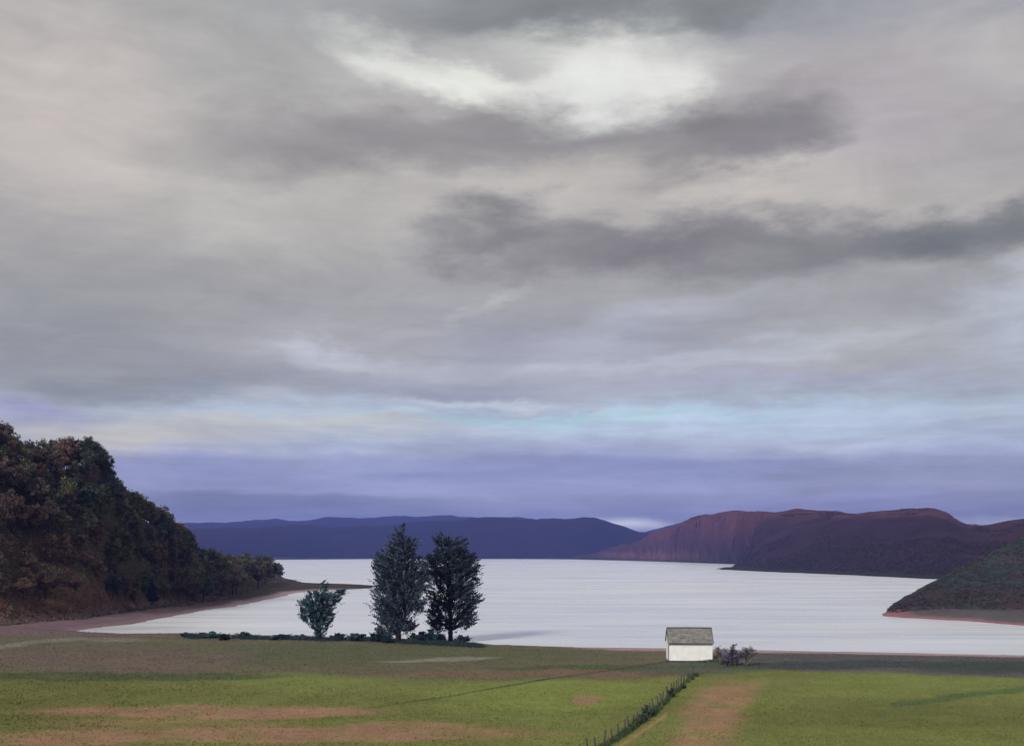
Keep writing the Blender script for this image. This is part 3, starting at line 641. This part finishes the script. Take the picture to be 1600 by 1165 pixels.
# crest clump that steps out of the outline, and the lone blue spruces
for px, py, h, cn, lab in [(70,745,12,'dark','dark crest tree at the left end of the squared clump on the wooded hill'),(100,742,11,'dark','dark crest tree in the middle of the squared clump on the wooded hill'),
                           (135,740,12.5,'dark','dark crest tree at the right end of the squared clump, against pale sky'),(5,690,12,'brown','brown tree on the highest point at the left edge')]:
    y = float(tab(px, LH_DC)); x = (px-800)/F*y; wtree('crest_tree', x, y, gz(x, y), h, g.choice(KS), cn, lab, 'crest trees on the wooded hill')
for px, q, h, lab in [(238, .10, 9, 'narrow blue spruce low on the wooded hill, nearer the water'), (226, .38, 8, 'blue spruce standing higher on the wooded hill among brown trees')]:
    d0 = tab(px, LH_D0); y = float(d0+(tab(px, LH_DC)-d0)*q); x = (px-800)/F*y; wtree('blue_spruce', x, y, gz(x, y), h, 'spruce5', 'blue', lab, 'blue spruces on the wooded hill')
n_ = 0; tries = 0
pl_ = []
while n_ < 48 and tries < 4000:
    tries += 1
    px = g.uniform(296, 440); d0 = tab(px, LH_D0); y = float(d0*g.uniform(1.0, 1.22)); x = (px-800)/F*y
    if any((x-a)**2+(y-b_)**2 < 6.5**2 for a, b_ in pl_): continue
    tz, s, *_r = terrain(x, y)
    if s[0] < 6: continue
    pl_.append((x, y)); n_ += 1
    top = float(tab(px, [(296,848),(320,852),(400,856),(425,866),(440,882)])); zt = CAMH+(HZ-top)/F*y; h = min(14, max(5, zt-tz[0]))*g.uniform(.8, 1.0)
    cn = g.choice(['olive', 'brown', 'brown', 'dark', 'olive'])
    nm = {'brown': 'brown', 'olive': 'olive green', 'dark': 'dark green'}[cn]
    wtree('point_tree', x, y, tz[0], h, g.choice(KS), cn, f'{nm} tree in the low wood on the point by the lake', f'{nm} trees on the wooded point')
# undergrowth on the wooded hill
def scatter(n, gen, per, rad, size, seed, name, m_, tint=.3, colfn=None):
    pts = gen(n); v, f, cc = leaves(pts, np.random.default_rng(seed).uniform(rad[0], rad[1], len(pts)), per, size, seed, tint, .7)
    o = link(name, np_mesh(name, v, f, cc), m_); return o
def gen_left(n):
    gg = np.random.default_rng(3); px = gg.uniform(-80, 440, n*2); q = gg.uniform(-.12, 1.3, n*2); y = tab(px, LH_D0)*(1-q)+tab(px, LH_DC)*q; x = (px-800)/F*y
    z, s, *_r = terrain(x, y); ok = (s > 5) & ((gg.random(n*2) < .9)); return np.stack([x, y, z+.25], 1)[ok][:n]
tag(scatter(9500, gen_left, 12, (.5, 1.4), .28, 4, 'undergrowth', LM['brown']), 'tangled brown undergrowth covering the steep wooded hillside', 'undergrowth', kind='stuff')
def gen_right(n):
    gg = np.random.default_rng(8); px = gg.uniform(1380, 1720, n*2); y = tab(px, RH_D0)+gg.uniform(.08, 1.3, n*2)*(tab(px, RH_DC)-tab(px, RH_D0)); x = (px-800)/F*y
    z, s, pxx, hl, hr, hm = terrain(x, y); ok = (hr > 1.2) & (fbm(x/7, y/7, 77) > -.25); return np.stack([x, y, z+.1], 1)[ok][:n]
m_scrub = leafmat('headland_scrub', (.050, .050, .054))
tag(scatter(4200, gen_right, 12, (.35, .95), .24, 9, 'scrub', m_scrub), 'dark scrub covering the right headland slope', 'scrub', kind='stuff')

def gen_moor(n):
    gg = np.random.default_rng(12); px = gg.uniform(960, 1640, n*3); q = gg.random(n*3)**1.2*1.05; y = tab(px, MH_D0)*(1-q)+tab(px, MH_DC)*q; x = (px-800)/F*y
    z, s, pxx, hl, hr, hm = terrain(x, y); ok = (hm > 1.) & (s > 14) & (fbm(x/60, y/90, 79)-q*.5 > -.22); return np.stack([x, y, z+.4], 1)[ok][:n]
tag(scatter(12000, gen_moor, 10, (1.0, 3.4), .6, 13, 'heather_scrub', leafmat('moor_scrub', (.036, .028, .036))), 'dark heather and scrub clinging to the hill across the lake', 'heather', kind='stuff')

# ------------------------------------------------------------------ grass
m_grass, t, b, o_ = mat('grass_blades'); t.links.new(vary(t, attr(t), [tnoise(t, 1.5, 3)], [.15]), b.inputs['Base Color']); b.inputs['Roughness'].default_value = .8; b.inputs['Specular IOR Level'].default_value = .2
def grass(name, xs, ys, h, w, tint, seed, label, base=None):
    gg = np.random.default_rng(seed); T = terrain(xs, ys); ok = (T[1] > 2.5); xs, ys = xs[ok], ys[ok]; T = [a[ok] for a in T]
    c, soil, beach = ground_colour(xs, ys, *T); keep = gg.random(len(xs)) > soil*.85; xs, ys, z, c = xs[keep], ys[keep], T[0][keep], c[keep]
    n = len(xs); V_ = []; C_ = []
    for k_ in range(3):
        a = gg.uniform(0, 6.28, n); hh = h*(.5+gg.random(n))*(1+.9*fbm(xs/3.5, ys/3.5, 95)).clip(.3, 2); ww = w*(.6+.8*gg.random(n)); ox = gg.normal(size=n)*w; oy = gg.normal(size=n)*w; lx = gg.normal(size=n)*hh*.35; ly = gg.normal(size=n)*hh*.35
        p0 = np.stack([xs+ox-np.cos(a)*ww, ys+oy-np.sin(a)*ww, z-.03], 1); p1 = np.stack([xs+ox+np.cos(a)*ww, ys+oy+np.sin(a)*ww, z-.03], 1); p2 = np.stack([xs+ox+lx, ys+oy+ly, z+hh], 1)
        V_.append(np.stack([p0, p1, p2], 1).reshape(-1, 3)); v_ = (1+tint*gg.normal(size=n)).clip(.5, 1.7)
        cb = c if base is None else np.tile(base, (n, 1))
        C_.append(np.repeat(cb*v_[:, None], 3, 0))
    v = np.concatenate(V_); o = link(name, np_mesh(name, v, np.arange(len(v)).reshape(-1, 3), np.concatenate(C_)), m_grass); return tag(o, label, 'grass', kind='stuff')
gg = np.random.default_rng(17); n = 130000
yy = 98+(gg.random(n)**1.25)*190; xx = gg.uniform(-1, 1, n)*(yy*.50+4)
grass('grass', xx, yy, .12, .06, .10, 18, 'short meadow grass and stubble covering the fields')
gg = np.random.default_rng(27); n = 16000
pxr = gg.uniform(270, 780, n); pyr = tab(pxr, [(250,995),(420,996),(590,1001),(700,1003.5),(790,1009)])+gg.normal(size=n)*1.7*(1+fbm(pxr/40, pxr*0, 92)); dr = F*(CAMH+.3)/(pyr-HZ); pk = gg.random(n) < np.clip(.55+1.3*fbm(pxr/26, pxr*0, 91)+.45*np.exp(-((pxr-640)/110)**2)-.7*sstep((pxr-720)/60)-.9*sstep((330-pxr)/70), 0, 1)
grass('reeds', ((pxr-800)/F*dr)[pk], dr[pk], .6, .05, .35, 28, 'dark blue-green reeds and rough growth along the near shore', alb((44,58,64)))
# rough dark grass along the field boundary
bp = [unproj(*p) for p in [(915,1185),(985,1142),(1030,1108),(1062,1078),(1090,1055)]]
def along(pts, n, wid, gg):
    pts = np.array(pts); seg = np.linalg.norm(np.diff(pts, axis=0), axis=1); cum = np.concatenate([[0], np.cumsum(seg)]); t_ = gg.random(n)**.9*cum[-1]
    return np.interp(t_, cum, pts[:, 0])+gg.normal(size=n)*wid, np.interp(t_, cum, pts[:, 1])+gg.normal(size=n)*wid
xx, yy = along(bp, 2600, .22, gg); kk = gg.random(2600) < np.clip(.55+1.2*fbm(xx/2.5, yy/2.5, 98)-.5*sstep((yy-150)/20), 0, 1); xx, yy = xx[kk], yy[kk]
grass('rough_grass', xx, yy, .42, .06, .25, 19, 'tall dark rough grass along the diagonal field boundary', alb((66,80,56)))

# ------------------------------------------------------------------ field fence
m_dgf = leafmat('hedge_leaves', (.075, .10, .07))
m_wood = plain('weathered_post', (.07, .068, .064), .9, 4., .3, 20., .01); m_wire = plain('fence_wire', (.12, .12, .12), .5)
fence = empty('field_fence', (bp[0][0], bp[0][1], gz(*bp[0]))); tag(fence, 'post and wire fence running diagonally across the meadow towards the cottage', 'fence')
pts = np.array(bp); seg = np.linalg.norm(np.diff(pts, axis=0), axis=1); cum = np.concatenate([[0], np.cumsum(seg)])
pm = MB(); pm.tube([(0, 0, -.3), (.01, 0, .6), (0, .01, 1.3), (0, .01, 1.36)], [.09, .085, .08, .04], 8); pme = pm.mesh('post'); pme.materials.append(m_wood)
ps = []; s0 = 0.
while s0 < cum[-1]:
    x = float(np.interp(s0, cum, pts[:, 0]))-.5+random.uniform(-.15, .15); y = float(np.interp(s0, cum, pts[:, 1])); z = gz(x, y); ps.append((x, y, z))
    o = bpy.data.objects.new('post', pme); C.objects.link(o); o.parent = fence; o.location = (x-bp[0][0], y-bp[0][1], z-fence.location.z)
    o.rotation_euler = (R(random.uniform(-6, 6)), R(random.uniform(-7, 7)), random.uniform(0, 6)); sq = random.uniform(.8, 1.15); o.scale = (1, 1, sq); s0 += random.uniform(2.2, 3.0)
for hh in (.45, .8, 1.1):
    mb = MB(); q = []
    for i_, (x, y, z) in enumerate(ps):
        q.append((x-bp[0][0], y-bp[0][1], z+hh-fence.location.z))
        if i_ < len(ps)-1: x2, y2, z2 = ps[i_+1]; q.append(((x+x2)/2-bp[0][0], (y+y2)/2-bp[0][1], (z+z2)/2+hh-.05-fence.location.z))
    mb.tube(q, .008, 4); mb.build('wire', m_wire, fence)
for px, py, w, h, lab in [(1012,1119,24,17,'largest dark bush on the diagonal field fence'),(1003,1126,16,12,'smaller bush just below the largest one on the field fence'),(1049,1089,11,15,'narrow upright bush on the upper part of the field fence'),
                          (1067,1075,12,8,'small dark bush near the top end of the field fence')]:
    shrub('fence_bush', px, py, w, h, m_dgf, lab, 'bush', 'bushes along the field fence', seed=k); k += 1

# ------------------------------------------------------------------ cottage
cx, cy, cz = ongnd(1079, 1034)
W, D, EH, RH = 68/F*cy, 5.2, 3.75, 5.95
cot = empty('cottage', (cx, cy+.0, cz), R(-3)); tag(cot, 'small white cottage with a weathered grey pitched roof by the lake shore', 'cottage')
m_white = plain('white_render', (.80, .80, .79), .9, .9, .09, 6., .015)
m_roof = plain('weathered_roof', (.185, .180, .172), .9, 1.1, .4, 9., .03); m_roofd = plain('dark_roof_edge', (.07, .068, .062), .9, 3., .2)
m_stone = plain('plinth_stone', (.17, .17, .16), .95, 3., .3, 8., .04); m_door = plain('door_paint', (.06, .07, .08), .6); m_glass = plain('window_glass', (.03, .035, .04), .1, spec=.8)
hw = W/2
mb = MB(); mb.add([(-hw,0,.3),(hw,0,.3),(hw,D,.3),(-hw,D,.3),(-hw,0,EH),(hw,0,EH),(hw,D,EH),(-hw,D,EH),(-hw,D/2,RH-.1),(hw,D/2,RH-.1)],
                  [(0,1,5,4),(2,3,7,6),(1,2,6,9,5),(3,0,4,8,7),(0,3,2,1)]); mb.build('wall', m_white, cot)
mb = MB(); mb.box(-hw-.06, hw+.06, -.06, D+.06, -.5, .3); mb.build('plinth', m_stone, cot)
sl = (RH-EH)/(D/2); ov = .38; roofmb = MB()
nc = 9
for side in (0, 1):
    for i_ in range(nc):      # overlapping courses
        t0, t1 = i_/nc, (i_+1)/nc+.012
        def pt(t_, up): yv = -ov+(D/2+ov)*t_; zv = EH-ov*sl+(RH-EH+ov*sl)*t_+up; return (yv if side == 0 else D-yv, zv)
        a0, a1, b0, b1 = pt(t0, .16), pt(t1, .10), pt(t0, .03), pt(t1, .02); X0, X1 = -hw-.10+random.uniform(-.03, .03), hw+.10+random.uniform(-.03, .03)
        vv = [(X0, b0[0], b0[1]), (X1, b0[0], b0[1]), (X1, b1[0], b1[1]), (X0, b1[0], b1[1]), (X0, a0[0], a0[1]), (X1, a0[0], a0[1]), (X1, a1[0], a1[1]), (X0, a1[0], a1[1])]
        roofmb.add(vv, [(0,3,2,1),(4,5,6,7),(0,1,5,4),(1,2,6,5),(2,3,7,6),(3,0,4,7)])
roof = roofmb.build('roof', m_roof, cot)
mb = MB(); mb.tube([(-hw-.14, D/2, RH+.12), (0, D/2, RH+.15), (hw+.14, D/2, RH+.12)], .13, 8); mb.build('ridge_cap', m_roofd, roof)
for sgn in (-1, 1):
    for side in (0, 1):
        mb = MB(); xa = sgn*(hw+.15); y0 = -ov if side == 0 else D+ov; z0 = EH-ov*sl
        mb.add([(xa-.04, y0, z0-.06), (xa+.04, y0, z0-.06), (xa+.04, D/2, RH-.04), (xa-.04, D/2, RH-.04), (xa-.04, y0, z0+.2), (xa+.04, y0, z0+.2), (xa+.04, D/2, RH+.2), (xa-.04, D/2, RH+.2)],
               [(0,3,2,1),(4,5,6,7),(0,1,5,4),(1,2,6,5),(2,3,7,6),(3,0,4,7)]); mb.build('bargeboard', m_roofd, roof)
mb = MB(); mb.tube([(-hw-.16, -ov-.06, EH-ov*sl+.0), (hw+.16, -ov-.06, EH-ov*sl-.03)], .06, 8); mb.build('gutter', m_roofd, roof)
mb = MB(); mb.tube([(-hw+.02, -ov-.06, EH-ov*sl-.03), (-hw-.02, -.09, EH-ov*sl-.4), (-hw-.02, -.09, .1)], .05, 7); mb.build('downpipe', m_roofd, cot)
mb = MB(); mb.box(hw+.003, hw+.06, 1.2, 2.15, .3, 2.35); dr = mb.build('door', m_door, cot)
mb = MB(); mb.tube([(hw+.06, 2.0, 1.3), (hw+.12, 2.0, 1.3), (hw+.12, 1.9, 1.3)], .015, 6); mb.build('handle', m_roofd, dr)
mb = MB(); mb.box(hw+.003, hw+.04, 3.2, 4.1, 1.3, 2.3); wn = mb.build('window', m_door, cot); mb = MB(); mb.box(hw+.045, hw+.05, 3.28, 4.02, 1.38, 2.22); mb.build('pane', m_glass, wn)

gg = np.random.default_rng(47); xx = cx+gg.uniform(-W/2-.6, W/2+4.5, 1500); yy = cy-.25-np.abs(gg.normal(size=1500))*.5
grass('yard_grass', xx, yy, .34, .05, .2, 48, 'uncut grey-green grass along the foot of the cottage wall', alb((84,92,76)))
# straggly bare shrubs right of the cottage
def bare_shrub(name, px, py, w, h, c_leaf, m_stem, label, seed, arch=0., nst=16, leafn=7):
    x, y, z = ongnd(px, py); root = empty(name, (x, y, z-.05)); tag(root, label, 'shrub', 'straggly shrubs beside the cottage'); s2 = y/F; Wm, Hm = w*s2/2, h*s2
    r = random.Random(seed); mb = MB(); tips = []
    for i_ in range(nst):
        a = r.uniform(0, 6.28); q = r.uniform(.15, 1)**.7*Wm; hh = Hm*r.uniform(.55, 1)*(1-.3*(q/Wm)); p1 = (math.cos(a)*q*.35, math.sin(a)*q*.35, hh*.5); p2 = (math.cos(a)*q*.8, math.sin(a)*q*.8, hh); p3 = (math.cos(a)*q+arch*Wm*.3, math.sin(a)*q, hh*(1-.25*abs(arch)))
        mb.tube([(0, 0, -.1), p1, p2, p3], [.09, .06, .035, .012], 5); tips += [p2, p3]
        for _ in range(5):
            b0 = Vector(p1).lerp(Vector(p2), r.random()); e = b0+Vector((r.uniform(-.5, .5), r.uniform(-.5, .5), r.uniform(.1, .6))); mb.tube([b0, e], [.025, .008], 4); tips.append(tuple(e))
    mb.build('stem', m_stem, root, True)
    v, f, cc = leaves(np.array(tips), np.full(len(tips), .32), leafn, .13, seed, .3); link('foliage', np_mesh('foliage', v, f, cc), c_leaf, root)
m_lil = leafmat('lilac_leaves', (.19, .175, .30)); m_gb = leafmat('grey_brown_leaves', (.24, .20, .19)); m_sl = leafmat('slate_shrub_leaves', (.11, .10, .12)); m_dst = plain('dark_stem', (.045, .04, .055), .9)
bare_shrub('straggly_shrub', 1127, 1038, 28, 33, m_gb, m_barkp, 'pale brown straggly shrub closest to the cottage wall', 1)
bare_shrub('straggly_shrub', 1136, 1040, 15, 28, m_lil, m_dst, 'violet-tinted upright shrub left of the dark stems', 2, nst=12)
bare_shrub('straggly_shrub', 1144, 1040, 7, 42, m_sl, m_dst, 'thin tall dark-stemmed shrub between the two violet ones', 5, nst=10)
bare_shrub('straggly_shrub', 1151, 1040, 15, 30, m_lil, m_dst, 'violet-tinted shrub right of the tall dark stems', 3, nst=12)
bare_shrub('straggly_shrub', 1166, 1040, 36, 35, m_sl, m_barkp, 'dark arching shrub farthest right of the cottage', 4, arch=.8, nst=20)

# ------------------------------------------------------------------ air
hm_ = MB(); hm_.box(-9500, 9500, -9200, 9600, -6, 340); hz = hm_.build('haze', None); tag(hz, 'thin blue haze lying over the lake and hills', 'haze', kind='stuff')
m = bpy.data.materials.new('haze_air'); m.use_nodes = True; t = m.node_tree; t.nodes.clear(); o_ = t.nodes.new('ShaderNodeOutputMaterial'); pv = t.nodes.new('ShaderNodeVolumePrincipled')
pv.inputs['Color'].default_value = (.22, .29, .96, 1); pv.inputs['Density'].default_value = .000072; pv.inputs['Anisotropy'].default_value = 0
t.links.new(pv.outputs[0], o_.inputs['Volume']); hz.data.materials.append(m)
